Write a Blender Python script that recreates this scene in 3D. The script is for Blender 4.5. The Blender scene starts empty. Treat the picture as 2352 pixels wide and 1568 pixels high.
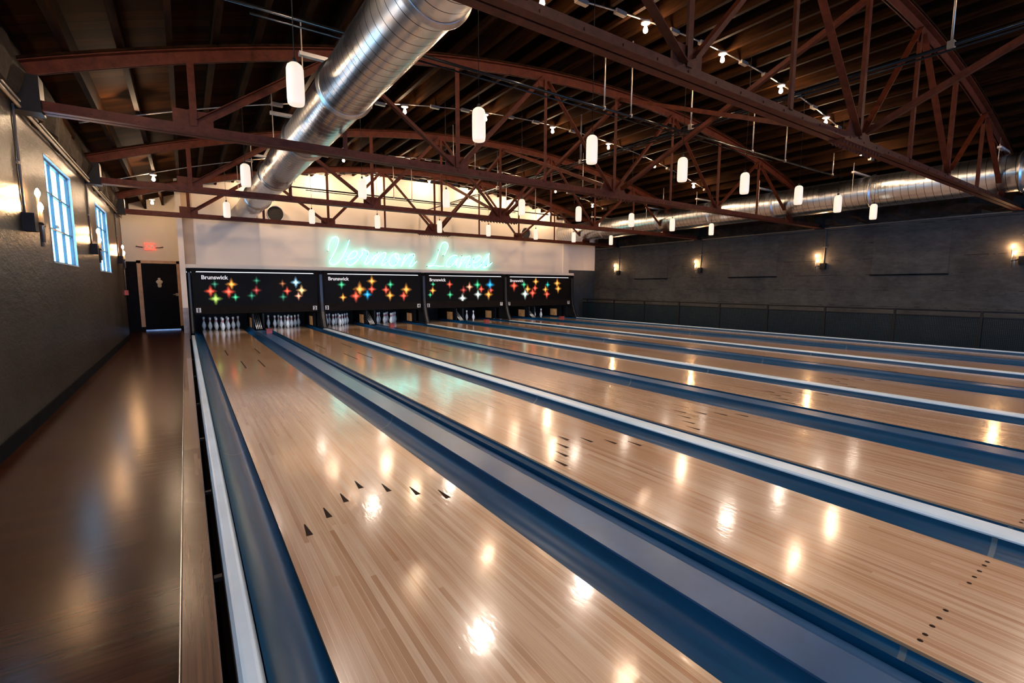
import bpy, math, random
from mathutils import Vector, Matrix, noise
random.seed(7)
PI = math.pi
SC = bpy.context.scene
COL = SC.collection

# ------------------------------------------------------------------ camera
cam_d = bpy.data.cameras.new('camera'); cam = bpy.data.objects.new('camera', cam_d); COL.objects.link(cam)
SC.camera = cam
cam_d.sensor_width = 36.0; cam_d.lens = 1099.92/2352*36.0; cam_d.clip_start = .02; cam_d.clip_end = 200
YAW, PIT, ROL = .5966, -.1131, .0020
fw = Vector((math.sin(YAW)*math.cos(PIT), math.cos(YAW)*math.cos(PIT), math.sin(PIT)))
rt = Vector((math.cos(YAW), -math.sin(YAW), 0)); up = rt.cross(fw)
r2 = math.cos(ROL)*rt + math.sin(ROL)*up; u2 = -math.sin(ROL)*rt + math.cos(ROL)*up
M4 = Matrix(((r2.x, u2.x, -fw.x, -.3447), (r2.y, u2.y, -fw.y, 1.6758), (r2.z, u2.z, -fw.z, 1.3065), (0, 0, 0, 1)))
cam.matrix_world = M4

# ------------------------------------------------------------------ world, exposure
w = bpy.data.worlds.new('world'); SC.world = w; w.use_nodes = True
w.node_tree.nodes['Background'].inputs[0].default_value = (.55, .75, 1, 1)
w.node_tree.nodes['Background'].inputs[1].default_value = .6
SC.view_settings.view_transform = 'Standard'; SC.view_settings.look = 'None'
SC.view_settings.exposure = 1.08; SC.view_settings.gamma = 1.0; SC.view_settings.use_curve_mapping = False
SC.cycles.use_denoising = True
SC.cycles.max_bounces = 8; SC.cycles.diffuse_bounces = 4; SC.cycles.glossy_bounces = 4
SC.cycles.sample_clamp_indirect = 6.0; SC.cycles.caustics_reflective = False; SC.cycles.caustics_refractive = False

# light strengths (emission of the things that shine)
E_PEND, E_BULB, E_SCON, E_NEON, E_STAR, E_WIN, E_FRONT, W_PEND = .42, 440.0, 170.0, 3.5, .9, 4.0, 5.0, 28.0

# ------------------------------------------------------------------ node helpers
def new_mat(name):
    m = bpy.data.materials.new(name); m.use_nodes = True
    nt = m.node_tree; nt.nodes.clear()
    o = nt.nodes.new('ShaderNodeOutputMaterial'); b = nt.nodes.new('ShaderNodeBsdfPrincipled')
    nt.links.new(b.outputs[0], o.inputs[0])
    return m, nt, b
def N(nt, t, **k):
    n = nt.nodes.new(t)
    for a, v in k.items(): setattr(n, a, v)
    return n
def obj_coords(nt, scale=(1,1,1), world=False):
    c = N(nt, 'ShaderNodeNewGeometry') if world else N(nt, 'ShaderNodeTexCoord')
    mp = N(nt, 'ShaderNodeMapping'); mp.inputs['Scale'].default_value = scale
    nt.links.new(c.outputs['Position' if world else 'Object'], mp.inputs['Vector'])
    return mp.outputs[0]
def noise_tex(nt, vec, scale, detail=4, rough=.55):
    n = N(nt, 'ShaderNodeTexNoise'); n.inputs['Scale'].default_value = scale
    n.inputs['Detail'].default_value = detail; n.inputs['Roughness'].default_value = rough
    nt.links.new(vec, n.inputs['Vector']); return n.outputs['Fac']
def ramp(nt, fac, stops):
    r = N(nt, 'ShaderNodeValToRGB'); e = r.color_ramp.elements
    while len(e) < len(stops): e.new(.5)
    for i, (p, c) in enumerate(stops):
        e[i].position = p; e[i].color = (*c, 1)
    nt.links.new(fac, r.inputs[0]); return r.outputs[0]
def math_n(nt, op, a, b=None, c=None):
    n = N(nt, 'ShaderNodeMath', operation=op)
    for i, v in enumerate((a, b, c)):
        if v is None: continue
        if isinstance(v, (int, float)): n.inputs[i].default_value = v
        else: nt.links.new(v, n.inputs[i])
    return n.outputs[0]
def mixc(nt, fac, a, b, blend='MIX'):
    n = N(nt, 'ShaderNodeMix', data_type='RGBA', blend_type=blend)
    for i, v in ((0, fac), (6, a), (7, b)):
        if isinstance(v, (int, float)): n.inputs[i].default_value = v
        elif isinstance(v, tuple): n.inputs[i].default_value = (*v, 1)
        else: nt.links.new(v, n.inputs[i])
    return n.outputs[2]
def bump(nt, b, h, strength=.3, dist=.01):
    n = N(nt, 'ShaderNodeBump'); n.inputs['Strength'].default_value = strength; n.inputs['Distance'].default_value = dist
    nt.links.new(h, n.inputs['Height']); nt.links.new(n.outputs[0], b.inputs['Normal'])
def simple(name, col, rough=.5, metal=0., var=.25, scale=6., bmp=0., coat=0., spec=.5, stretch=(1,1,1)):
    m, nt, b = new_mat(name)
    v = obj_coords(nt, stretch, world=True); f = noise_tex(nt, v, scale)
    lo = tuple(c*(1-var) for c in col); hi = tuple(min(1, c*(1+var)) for c in col)
    nt.links.new(ramp(nt, f, [(.3, lo), (.7, hi)]), b.inputs['Base Color'])
    b.inputs['Roughness'].default_value = rough; b.inputs['Metallic'].default_value = metal
    b.inputs['Coat Weight'].default_value = coat; b.inputs['Specular IOR Level'].default_value = spec
    if bmp: bump(nt, b, noise_tex(nt, v, scale*6), bmp, .004)
    return m
def emit(name, col, st, base=(.8,.8,.8)):
    m, nt, b = new_mat(name)
    b.inputs['Base Color'].default_value = (*base, 1); b.inputs['Roughness'].default_value = .4
    b.inputs['Emission Color'].default_value = (*col, 1); b.inputs['Emission Strength'].default_value = st
    return m

# ------------------------------------------------------------------ materials
def mat_lane():
    m, nt, b = new_mat('lane_wood')
    c = N(nt, 'ShaderNodeNewGeometry'); sp = N(nt, 'ShaderNodeSeparateXYZ'); nt.links.new(c.outputs['Position'], sp.inputs[0])
    bx = math_n(nt, 'FLOOR', math_n(nt, 'DIVIDE', sp.outputs[0], .02703*1.0))
    # staggered board ends
    wn1 = N(nt, 'ShaderNodeTexWhiteNoise', noise_dimensions='1D'); nt.links.new(bx, wn1.inputs['W'])
    yy = math_n(nt, 'ADD', math_n(nt, 'DIVIDE', sp.outputs[1], 1.9), math_n(nt, 'MULTIPLY', wn1.outputs[0], 7.3))
    by = math_n(nt, 'FLOOR', yy)
    cb = N(nt, 'ShaderNodeCombineXYZ'); nt.links.new(bx, cb.inputs[0]); nt.links.new(by, cb.inputs[1])
    wn = N(nt, 'ShaderNodeTexWhiteNoise', noise_dimensions='2D'); nt.links.new(cb.outputs[0], wn.inputs['Vector'])
    col = ramp(nt, wn.outputs[0], [(0, (.37,.205,.115)), (.22, (.455,.275,.165)), (.6, (.50,.32,.20)), (1, (.555,.38,.255))])
    # darker grain streaks
    v = obj_coords(nt, (26, .55, 1), world=True)
    g = noise_tex(nt, v, 1.6, 5, .65)
    col = mixc(nt, ramp(nt, g, [(.50, (0,0,0)), (.74, (.70,.70,.70))]), col, (.30,.115,.045))
    v2 = obj_coords(nt, (150, 2.2, 1), world=True)
    col = mixc(nt, .22, col, ramp(nt, noise_tex(nt, v2, 1.0, 2), [(.3, (.35,.35,.35)), (.7, (1,1,1))]), 'MULTIPLY')
    # pine section beyond the heads: yellower, weaker far light put into its colour
    far = math_n(nt, 'MULTIPLY', math_n(nt, 'GREATER_THAN', sp.outputs[1], 8.3), .55)
    col = mixc(nt, far, col, (.36,.18,.065))
    bl = noise_tex(nt, obj_coords(nt, (3.2, .8, 1), world=True), 1.0, 3, .6)
    col = mixc(nt, ramp(nt, bl, [(.45, (0,0,0)), (.72, (.45,.45,.45))]), col, (.36,.16,.065))
    # thin gaps
    fr = math_n(nt, 'FRACT', math_n(nt, 'DIVIDE', sp.outputs[0], .02703))
    gap = math_n(nt, 'LESS_THAN', math_n(nt, 'ABSOLUTE', math_n(nt, 'SUBTRACT', fr, .5)), .47)
    col = mixc(nt, gap, (.54,.36,.24), col)
    nt.links.new(col, b.inputs['Base Color'])
    b.inputs['Roughness'].default_value = .22; b.inputs['Coat Weight'].default_value = .85; b.inputs['Coat IOR'].default_value = 1.5; b.inputs['Coat Roughness'].default_value = .11
    v3 = obj_coords(nt, (9, 2.2, 1), world=True)
    bump(nt, b, noise_tex(nt, v3, 1.0, 2), .10, .012)
    n = N(nt, 'ShaderNodeBump'); n.inputs['Strength'].default_value = .16; n.inputs['Distance'].default_value = .004
    nt.links.new(noise_tex(nt, obj_coords(nt, (38, 12, 1), world=True), 1.0, 2), n.inputs['Height']); nt.links.new(n.outputs[0], b.inputs['Coat Normal'])
    return m
def mat_floor():
    m, nt, b = new_mat('aisle_wood')
    c = N(nt, 'ShaderNodeNewGeometry'); sp = N(nt, 'ShaderNodeSeparateXYZ'); nt.links.new(c.outputs['Position'], sp.inputs[0])
    by = math_n(nt, 'FLOOR', math_n(nt, 'DIVIDE', sp.outputs[1], .083))
    wn = N(nt, 'ShaderNodeTexWhiteNoise', noise_dimensions='1D'); nt.links.new(by, wn.inputs['W'])
    col = ramp(nt, wn.outputs[0], [(0, (.028,.0085,.0045)), (1, (.052,.017,.0085))])
    g = noise_tex(nt, obj_coords(nt, (2, 40, 1), world=True), 1.5, 4)
    col = mixc(nt, .6, col, ramp(nt, g, [(.3, (.4,.4,.4)), (.7, (1,1,1))]), 'MULTIPLY')
    nt.links.new(col, b.inputs['Base Color'])
    b.inputs['Roughness'].default_value = .22; b.inputs['Specular IOR Level'].default_value = .12
    bump(nt, b, noise_tex(nt, obj_coords(nt, (.6, 14, 1), world=True), 1.2, 2), .03, .02)
    return m
def mat_plaster(name, base, dark, rough=.42, raw_z=None, block=True, spec=.12):
    m, nt, b = new_mat(name)
    v = obj_coords(nt, (1, 1, 1), world=True)
    f1 = noise_tex(nt, v, 1.3, 6, .7); f2 = noise_tex(nt, obj_coords(nt, (1, 1, 3), world=True), 5, 5, .7)
    col = ramp(nt, f1, [(.3, dark), (.65, base)])
    col = mixc(nt, .45, col, ramp(nt, f2, [(.35, (.35,.34,.33)), (.65, (1,1,1))]), 'MULTIPLY')
    h = f2
    if block:
        c = N(nt, 'ShaderNodeNewGeometry'); sp = N(nt, 'ShaderNodeSeparateXYZ'); nt.links.new(c.outputs['Position'], sp.inputs[0])
        fz = math_n(nt, 'FRACT', math_n(nt, 'DIVIDE', math_n(nt, 'ADD', sp.outputs[2], math_n(nt, 'MULTIPLY', f1, .06)), .42))
        ln = math_n(nt, 'LESS_THAN', fz, .035)
        brk = math_n(nt, 'GREATER_THAN', noise_tex(nt, v, 2.2, 3), .52)
        col = mixc(nt, math_n(nt, 'MULTIPLY', math_n(nt, 'MULTIPLY', ln, brk), .8), col, (.012,.011,.010))
        if raw_z:
            t = math_n(nt, 'GREATER_THAN', math_n(nt, 'ADD', sp.outputs[2], math_n(nt, 'MULTIPLY', f2, .12)), raw_z+.06)
            r = ramp(nt, noise_tex(nt, obj_coords(nt, (1, 1, 2.2), world=True), 6, 6, .75), [(.38, (.018,.014,.012)), (.62, (.11,.085,.065))])
            col = mixc(nt, t, col, r)
    nt.links.new(col, b.inputs['Base Color'])
    b.inputs['Roughness'].default_value = rough; b.inputs['Specular IOR Level'].default_value = spec
    bump(nt, b, h, .35 if spec > .2 else .3, .02)
    return m
def mat_rust():
    m, nt, b = new_mat('red_oxide_steel')
    v = obj_coords(nt, world=True)
    nt.links.new(ramp(nt, noise_tex(nt, v, 9, 6, .7), [(.3, (.048,.0095,.004)), (.7, (.118,.027,.011))]), b.inputs['Base Color'])
    b.inputs['Roughness'].default_value = .5; b.inputs['Specular IOR Level'].default_value = .15
    bump(nt, b, noise_tex(nt, v, 50), .15, .004)
    return m
def mat_deck():
    m, nt, b = new_mat('roof_boards')
    c = N(nt, 'ShaderNodeNewGeometry'); sp = N(nt, 'ShaderNodeSeparateXYZ'); nt.links.new(c.outputs['Position'], sp.inputs[0])
    q = math_n(nt, 'DIVIDE', sp.outputs[1], .19)
    wn = N(nt, 'ShaderNodeTexWhiteNoise', noise_dimensions='1D'); nt.links.new(math_n(nt, 'FLOOR', q), wn.inputs['W'])
    col = ramp(nt, wn.outputs[0], [(0, (.015,.005,.0013)), (1, (.058,.020,.005))])
    col = mixc(nt, .6, col, ramp(nt, noise_tex(nt, obj_coords(nt, (1.5, 14, 1), world=True), 2, 5), [(.3, (.3,.3,.3)), (.7, (1,1,1))]), 'MULTIPLY')
    col = mixc(nt, math_n(nt, 'LESS_THAN', math_n(nt, 'FRACT', q), .05), col, (.01,.005,.003))
    nt.links.new(col, b.inputs['Base Color']); b.inputs['Roughness'].default_value = .8; b.inputs['Specular IOR Level'].default_value = .04
    return m
def mat_joist():
    m, nt, b = new_mat('joist_wood')
    col = ramp(nt, noise_tex(nt, obj_coords(nt, (6, 1, 12), world=True), 2, 6, .65), [(.3, (.003,.001,.0003)), (.7, (.027,.0095,.0026))])
    nt.links.new(col, b.inputs['Base Color']); b.inputs['Roughness'].default_value = .8; b.inputs['Specular IOR Level'].default_value = .04
    return m
def mat_duct():
    m, nt, b = new_mat('galvanised_spiral')
    tc = N(nt, 'ShaderNodeTexCoord'); sp = N(nt, 'ShaderNodeSeparateXYZ'); nt.links.new(tc.outputs['Object'], sp.inputs[0])
    ang = math_n(nt, 'DIVIDE', math_n(nt, 'ARCTAN2', sp.outputs[2], sp.outputs[0]), 2*PI)
    q = math_n(nt, 'FRACT', math_n(nt, 'ADD', math_n(nt, 'DIVIDE', sp.outputs[1], .135), ang))
    seam = math_n(nt, 'LESS_THAN', math_n(nt, 'ABSOLUTE', math_n(nt, 'SUBTRACT', q, .5)), .03)
    n1 = noise_tex(nt, obj_coords(nt, (1, .3, 1)), 2.5, 2)
    col = ramp(nt, n1, [(.3, (.58,.59,.60)), (.7, (.72,.73,.74))])
    col = mixc(nt, seam, col, (.05,.05,.05))
    nt.links.new(col, b.inputs['Base Color']); b.inputs['Metallic'].default_value = 1.
    nt.links.new(ramp(nt, n1, [(.3, (.24,)*3), (.7, (.34,)*3)]), b.inputs['Roughness'])
    hh = math_n(nt, 'POWER', math_n(nt, 'ABSOLUTE', math_n(nt, 'SUBTRACT', q, .5)), 4.)
    bump(nt, b, hh, .35, .05)
    return m
def mat_gutter():
    m, nt, b = new_mat('gutter_plastic')
    v = obj_coords(nt, (12, 1, 1), world=True)
    nt.links.new(ramp(nt, noise_tex(nt, v, 1.5, 5, .7), [(.3, (.0005,.030,.075)), (.7, (.001,.050,.118))]), b.inputs['Base Color'])
    b.inputs['Roughness'].default_value = .36; b.inputs['Specular IOR Level'].default_value = .3
    bump(nt, b, noise_tex(nt, v, 2), .04, .004)
    return m

M = dict(
    lane=mat_lane(), mark=simple('lane_mark', (.018,.008,.005), .6, spec=.05), gutter=mat_gutter(), floor=mat_floor(),
    bed=simple('bed_black', (.006,.006,.007), .9, spec=.04),
    cap_white=simple('white_capping', (.48,.58,.68), .32, var=.08, scale=3, bmp=.1),
    cap_grey=simple('grey_capping', (.020,.066,.150), .30, var=.18, scale=4, bmp=.12),
    seam=simple('seam_tape', (.05,.08,.11), .4),
    ledge=simple('ledge_laminate', (.085,.040,.024), .24, var=.5, scale=1.2, coat=.4, stretch=(60, 1.2, 1)),
    alu=simple('aluminium_trim', (.6,.62,.64), .3, metal=1.),
    wall_l=mat_plaster('plaster_grey', (.040,.031,.022), (.007,.0065,.006), .34, raw_z=2.86, spec=.4),
    wall_r=mat_plaster('plaster_charcoal', (.100,.094,.086), (.054,.052,.050), .55, raw_z=2.98),
    patch=mat_plaster('plaster_patch', (.108,.103,.096), (.066,.064,.062), .55, block=False),
    white=simple('white_plaster', (.86,.76,.62), .6, var=.04, scale=1.1),
    blackpaint=simple('black_paint', (.006,.006,.007), .6, spec=.08),
    dark_wall=simple('dark_blue_grey_paint', (.018,.028,.036), .6),
    frame_wood=simple('door_frame_wood', (.62,.36,.17), .4, var=.15),
    door=simple('black_door', (.005,.005,.006), .55, spec=.08),
    gold=simple('pale_sign_plate', (.60,.48,.28), .4),
    rust=mat_rust(), deck=mat_deck(), joist=mat_joist(), duct=mat_duct(),
    duct_plain=simple('galvanised_collar', (.60,.59,.58), .34, metal=1., var=.15),
    hole=simple('vent_interior', (.02,.018,.015), .8),
    black_iron=simple('black_iron', (.012,.011,.011), .5, spec=.2),
    pipe=simple('black_pipe', (.006,.006,.006), .16, var=.05, spec=.3),
    conduit=simple('pale_conduit', (.36,.31,.26), .35, metal=.6, var=.15),
    wallconduit=simple('grey_painted_conduit', (.16,.14,.12), .45),
    pin=simple('pin_white', (.80,.78,.74), .22, var=.04, coat=.5),
    pin_red=simple('pin_red', (.50,.03,.02), .3), pin_base=simple('pin_base', (.30,.18,.09), .5),
    masking=simple('masking_panel', (.007,.006,.0055), .5, var=.15, scale=3, spec=.08),
    mask_low=simple('masking_lower_band', (.011,.008,.006), .6, spec=.08),
    rail_lit=emit('masking_strip_light', (.9,.95,1), .45),
    letter=emit('backlit_lettering', (1,1,.97), .16),  # white print, emission added so the letters read brighter
    plate=simple('number_plate', (.72,.72,.68), .4, var=.05), digit=simple('black_digit', (.02,.02,.02), .5),
    kick=simple('kickback_facing', (.75,.36,.13), .5, var=.3),
    redbox=simple('red_box', (.42,.07,.05), .4, var=.2),
    porcelain=simple('lamp_holder', (.55,.50,.44), .4),
    opal=emit('opal_glass', (1, .80, .62), E_PEND, (.45,.42,.38)),
    bulb=emit('lamp_glow', (1, .68, .42), E_BULB), scon=emit('candle_glow', (1, .56, .26), E_SCON),
    neon=emit('neon_tube', (.13, .90, .88), E_NEON, (.6,.8,.75)), exit=emit('exit_red', (1, .12, .06), .6, (.6,.05,.03)),
    exit_letter=simple('exit_letter', (.85,.70,.66), .5),
    pane=emit('daylit_frosted_glass', (.22, .62, 1.0), E_WIN, (.7,.8,.85)),
    front=emit('daylit_shop_glass', (.12, .42, 1.0), E_FRONT, (.5,.6,.7)),
    steelframe=simple('window_steel', (.045,.085,.11), .4),
    reveal=simple('window_reveal_paint', (.42,.55,.68), .5),
    unistrut=simple('pale_strut', (.55,.50,.44), .4),
)

# ------------------------------------------------------------------ mesh builder
class MB:
    def __init__(s): s.v = []; s.f = []; s.m = []; s.sm = []
    def quad(s, pts, mi=0, smooth=False):
        n = len(s.v); s.v += [tuple(p) for p in pts]; s.f.append(tuple(range(n, n+len(pts)))); s.m.append(mi); s.sm.append(smooth)
    def box(s, x0, x1, y0, y1, z0, z1, mi=0):
        n = len(s.v)
        s.v += [(x, y, z) for x in (x0, x1) for y in (y0, y1) for z in (z0, z1)]
        for q in ((0,1,3,2),(4,6,7,5),(0,4,5,1),(2,3,7,6),(0,2,6,4),(1,5,7,3)):
            s.f.append(tuple(n+i for i in q)); s.m.append(mi); s.sm.append(False)
    def loft(s, rings, closed=True, cap=True, mi=0, smooth=True):
        n = len(s.v); k = len(rings[0])
        for r in rings: s.v += [tuple(p) for p in r]
        for i in range(len(rings)-1):
            for j in range(k if closed else k-1):
                a = n+i*k+j; b = n+i*k+(j+1) % k
                s.f.append((a, b, b+k, a+k)); s.m.append(mi); s.sm.append(smooth)
        if cap and closed:
            s.f.append(tuple(n+j for j in reversed(range(k)))); s.m.append(mi); s.sm.append(False)
            s.f.append(tuple(n+(len(rings)-1)*k+j for j in range(k))); s.m.append(mi); s.sm.append(False)
    def bar(s, p0, p1, wd, ht, upv=(0,0,1), mi=0):
        p0 = Vector(p0); p1 = Vector(p1); d = (p1-p0).normalized(); u = Vector(upv)
        sd = d.cross(u)
        if sd.length < 1e-4: sd = d.cross(Vector((0,1,0)))
        sd.normalize(); u = sd.cross(d)
        o = [(-1,-1),(1,-1),(1,1),(-1,1)]
        s.loft([[p+sd*a*wd/2+u*b*ht/2 for a, b in o] for p in (p0, p1)], mi=mi, smooth=False)
    def angle(s, p0, p1, leg, th=.008, face=(0,1,0), mi=0):
        # a steel angle: two thin legs at right angles
        p0 = Vector(p0); p1 = Vector(p1); d = (p1-p0).normalized(); n = Vector(face); sd = d.cross(n).normalized()
        for a, b, wa, wb in ((0, 0, leg, th), (leg/2, leg/2, th, leg)):
            c = sd*(-a)+n*b
            o = [(-1,-1),(1,-1),(1,1),(-1,1)]
            s.loft([[p+c+sd*x*wa/2+n*y*wb/2 for x, y in o] for p in (p0, p1)], mi=mi, smooth=False)
    def tube(s, pts, r, k=8, mi=0, cap=True, r_list=None):
        P = [Vector(p) for p in pts]; rings = []; prev = None
        for i, p in enumerate(P):
            d = (P[min(i+1, len(P)-1)]-P[max(i-1, 0)]).normalized()
            if prev is None:
                a = Vector((0,0,1)) if abs(d.z) < .9 else Vector((1,0,0))
            else: a = prev
            b = (a-d*a.dot(d)).normalized(); prev = b; c = d.cross(b)
            rr = r_list[i] if r_list else r
            rings.append([p+(b*math.cos(t)+c*math.sin(t))*rr for t in [2*PI*j/k for j in range(k)]])
        s.loft(rings, cap=cap, mi=mi)
    def lathe(s, prof, c=(0,0,0), k=16, mi=0, axis='z', mfun=None):
        n = len(s.v); cx, cy, cz = c
        for r, z in prof:
            for j in range(k):
                t = 2*PI*j/k
                if axis == 'z': s.v.append((cx+r*math.cos(t), cy+r*math.sin(t), cz+z))
                elif axis == 'y': s.v.append((cx+r*math.cos(t), cy+z, cz+r*math.sin(t)))
                else: s.v.append((cx+z, cy+r*math.cos(t), cz+r*math.sin(t)))
        for i in range(len(prof)-1):
            for j in range(k):
                a = n+i*k+j; b = n+i*k+(j+1) % k
                s.f.append((a, b, b+k, a+k)); s.m.append(mfun(i) if mfun else mi); s.sm.append(True)
    def build(s, name, mats, parent=None, loc=None):
        me = bpy.data.meshes.new(name); me.from_pydata(s.v, [], s.f)
        for x in (mats if isinstance(mats, (list, tuple)) else [mats]): me.materials.append(x)
        me.polygons.foreach_set('material_index', s.m); me.polygons.foreach_set('use_smooth', s.sm)
        me.update()
        o = bpy.data.objects.new(name, me); COL.objects.link(o)
        if parent: o.parent = parent
        if loc: o.location = loc
        return o

def tag(o, label=None, cat=None, group=None, kind=None):
    if label: o['label'] = label
    if cat: o['category'] = cat
    if group: o['group'] = group
    if kind: o['kind'] = kind
    return o
def thing(name, label, cat, loc=(0,0,0), group=None):
    o = bpy.data.objects.new(name, None); COL.objects.link(o); o.location = loc; o.empty_display_size = .1
    return tag(o, label, cat, group)
def dup(root, loc, label, group=None):
    r = root.copy(); COL.objects.link(r); r.location = loc; r['label'] = label
    if group: r['group'] = group
    for ch in [c for c in root.children]:
        c = ch.copy(); COL.objects.link(c); c.parent = r
        for g in [g for g in ch.children]:
            d = g.copy(); COL.objects.link(d); d.parent = c
    return r
def struct(name, mb, mats): return tag(mb.build(name, mats), kind='structure')
ORD = ['first', 'second', 'third', 'fourth', 'fifth', 'sixth', 'seventh', 'eighth']

# ------------------------------------------------------------------ dimensions (metres; x across the lanes, y towards the pins)
W = 1.0541; PAIR = 1.7764; PP = 3.3864
LX = [k//2*PP+(k % 2)*PAIR for k in range(8)]          # left edge of each lane
LC = [x+W/2 for x in LX]
XL, XR = -1.58, 14.9
YM, YW, YD = 17.2, 17.55, 19.7                         # masking face, end wall, door wall
YB = -6.5                                              # shop front behind
FZ = -.02
def S(x, off=0.): return 4.77-.0222*(x-6.65)**2+off

# ------------------------------------------------------------------ setting
b = MB(); b.box(XL-1., -.434, YB, 20.2, -.3, FZ); struct('floor', b, M['floor'])
b = MB(); b.box(-.434, XR+.3, -.2, YW+3, -.4, -.12)
o = struct('trim_1', b, M['bed'])
b = MB(); b.box(-.434, XR+.3, YB, -.2, -.3, -.001)
o = struct('trim_2', b, M['floor'])
b = MB(); b.box(13.34, XR+.3, -.2, YW, -.12, -.1); struct('trim_3', b, M['dark_wall'])

def wall_with_holes(name, x, thick, y0, y1, z0, z1, holes, mat, into):
    b = MB(); xs = sorted((x, x+thick*into))
    ys = sorted({y0, y1} | {h[0] for h in holes} | {h[1] for h in holes})
    for a, c in zip(ys[:-1], ys[1:]):
        hh = [h for h in holes if h[0] <= a and h[1] >= c]
        if hh:
            b.box(xs[0], xs[1], a, c, z0, hh[0][2]); b.box(xs[0], xs[1], a, c, hh[0][3], z1)
        else: b.box(xs[0], xs[1], a, c, z0, z1)
    return struct(name, b, mat)
WIN_Y = [(9.30, 10.86), (13.05, 14.58), (5.35, 6.95), (1.4, 3.0), (-2.5, -.9)]
WZ0, WZ1 = 1.575, 2.80
wall_with_holes('wall_left', XL, .3, YB, 17.25, -.3, 3.9, [(a, c, WZ0, WZ1) for a, c in WIN_Y], M['wall_l'], -1)
wall_with_holes('wall_right', XR, .3, YB, YW+.2, -.4, 3.9, [], M['wall_r'], 1)
# rough corbelled masonry course along the top of both long walls
M['raw'] = mat_plaster('raw_masonry', (.055,.043,.034), (.010,.008,.007), .8, block=False, spec=.05)
for nm, x, sg, mt in (('trim_4', XL, 1, M['raw']), ('trim_5', XR, -1, M['raw'])):
    b = MB(); rings = []
    y = YB
    while y < 17.3:
        def jt(s): return noise.noise(Vector((s*3.1, y*4.3, x)))*.09
        rings.append([(x, y, 3.02+jt(1)), (x+sg*(.05+jt(2)), y, 3.06+jt(3)), (x+sg*(.08+jt(4)), y, 3.25+jt(5)), (x+sg*(.04+jt(6)), y, 3.45), (x, y, 3.7)])
        y += .22
    b.loft(rings, closed=False, cap=False, smooth=False); struct(nm, b, mt)
b = MB(); b.box(XL, XL+.015, YB, 17.2, FZ, .10); struct('baseboard_left', b, M['bed'])
# end wall, white plaster over the masking units, black below on the right
b = MB(); b.box(-.30, XR, YW, YW+.2, 1.72, 4.9); b.box(XR-.67, XR+.0, YW-.005, YW+.19, 2.04, 3.6)
struct('wall_back', b, M['white'])
b = MB(); b.box(13.36, XR, YW-.01, YW+.2, -.3, 2.04); struct('wall_back_lower', b, M['dark_wall'])
b = MB(); b.box(XL-1.0, -.28, YD, YD+.2, 2.03, 4.6); struct('wall_door_side', b, M['white'])
b = MB(); b.box(XL-1.0, -1.50, YD-.004, YD+.2, -.3, 2.03); b.box(-.41, -.28, YD-.004, YD+.2, -.3, 2.03); b.box(-1.50, -.41, YD+.04, YD+.2, -.3, 2.03)
struct('wall_door_lower', b, M['blackpaint'])
b = MB(); b.box(XL-1.0, XL-.8, 17.25, YD, -.3, 4.6); struct('wall_passage', b, M['dark_wall'])
b = MB(); b.box(XL-1.0, XL, 17.15, 17.25, -.3, 3.9); struct('wall_return', b, M['dark_wall'])
# partition end between the aisle and the pin decks
b = MB(); b.box(-.425, -.30, YM-.05, YD, .74, 4.6); struct('trim_6', b, M['white'])
b = MB(); b.box(-.430, -.297, YM-.055, YD, -.1, .74); struct('trim_7', b, simple('partition_base', (.32,.26,.22), .4))
# two shallow pilasters and the moulding above the masking
b = MB(); b.box(-.31, -.06, YW-.06, YW, 1.9, 4.2); struct('trim_8', b, simple('pilaster_tan', (.52,.40,.28), .6, var=.04))  # left pilaster's shade put into its tan colour
b = MB(); b.box(13.02, 13.33, YW-.06, YW, 1.85, 4.2); struct('trim_9', b, M['white'])
b = MB(); b.box(-.30, 13.40, YM+.02, YW, 1.80, 1.84); b.box(-.30, 13.40, YM+.04, YM+.08, 1.84, 1.90); struct('trim_10', b, M['white'])
# shop front behind the photographer, with daylit glass
b = MB(); b.box(XL, XR, YB-.2, YB, -.3, .35); b.box(XL, XR, YB-.2, YB, 2.75, 5.0)
for x in (XL, 2.1, 6.2, 10.3, XR-.5): b.box(x, x+.5, YB-.2, YB, .35, 2.75)
struct('wall_front', b, M['wall_r'])
for i, (a, c) in enumerate(((XL+.5, 2.1), (2.6, 6.2), (6.7, 10.3), (10.8, XR-.5))):
    b = MB(); b.box(a, c, YB-.12, YB-.10, .35, 2.75); struct('window_%d' % (i+6), b, M['front'])

# ceiling: arched board deck
b = MB(); rings = []
xs = [XL-1.1+i*(XR-XL+2.4)/60 for i in range(61)]
b.loft([[(x, YB-.3, S(x, .41)) for x in xs], [(x, YD+.3, S(x, .41)) for x in xs]], closed=False, cap=False)
b.loft([[(x, YB-.3, S(x, .46)) for x in xs], [(x, YD+.3, S(x, .46)) for x in xs]], closed=False, cap=False)
struct('ceiling', b, M['deck'])
# joists running along the lanes on top of the trusses
jx = XL+.0
k = 0
while jx < XR:
    b = MB(); b.box(-.028, .028, -1.5, YW if jx > -.3 else YD, 0, .262)
    o = b.build('roof_joist', M['joist'], loc=(jx, 0, S(jx, .155)))
    tag(o, 'dark timber roof joist running toward the pins under the board ceiling', 'joist', 'timber joists under the roof boards')
    jx += .42; k += 1

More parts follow.
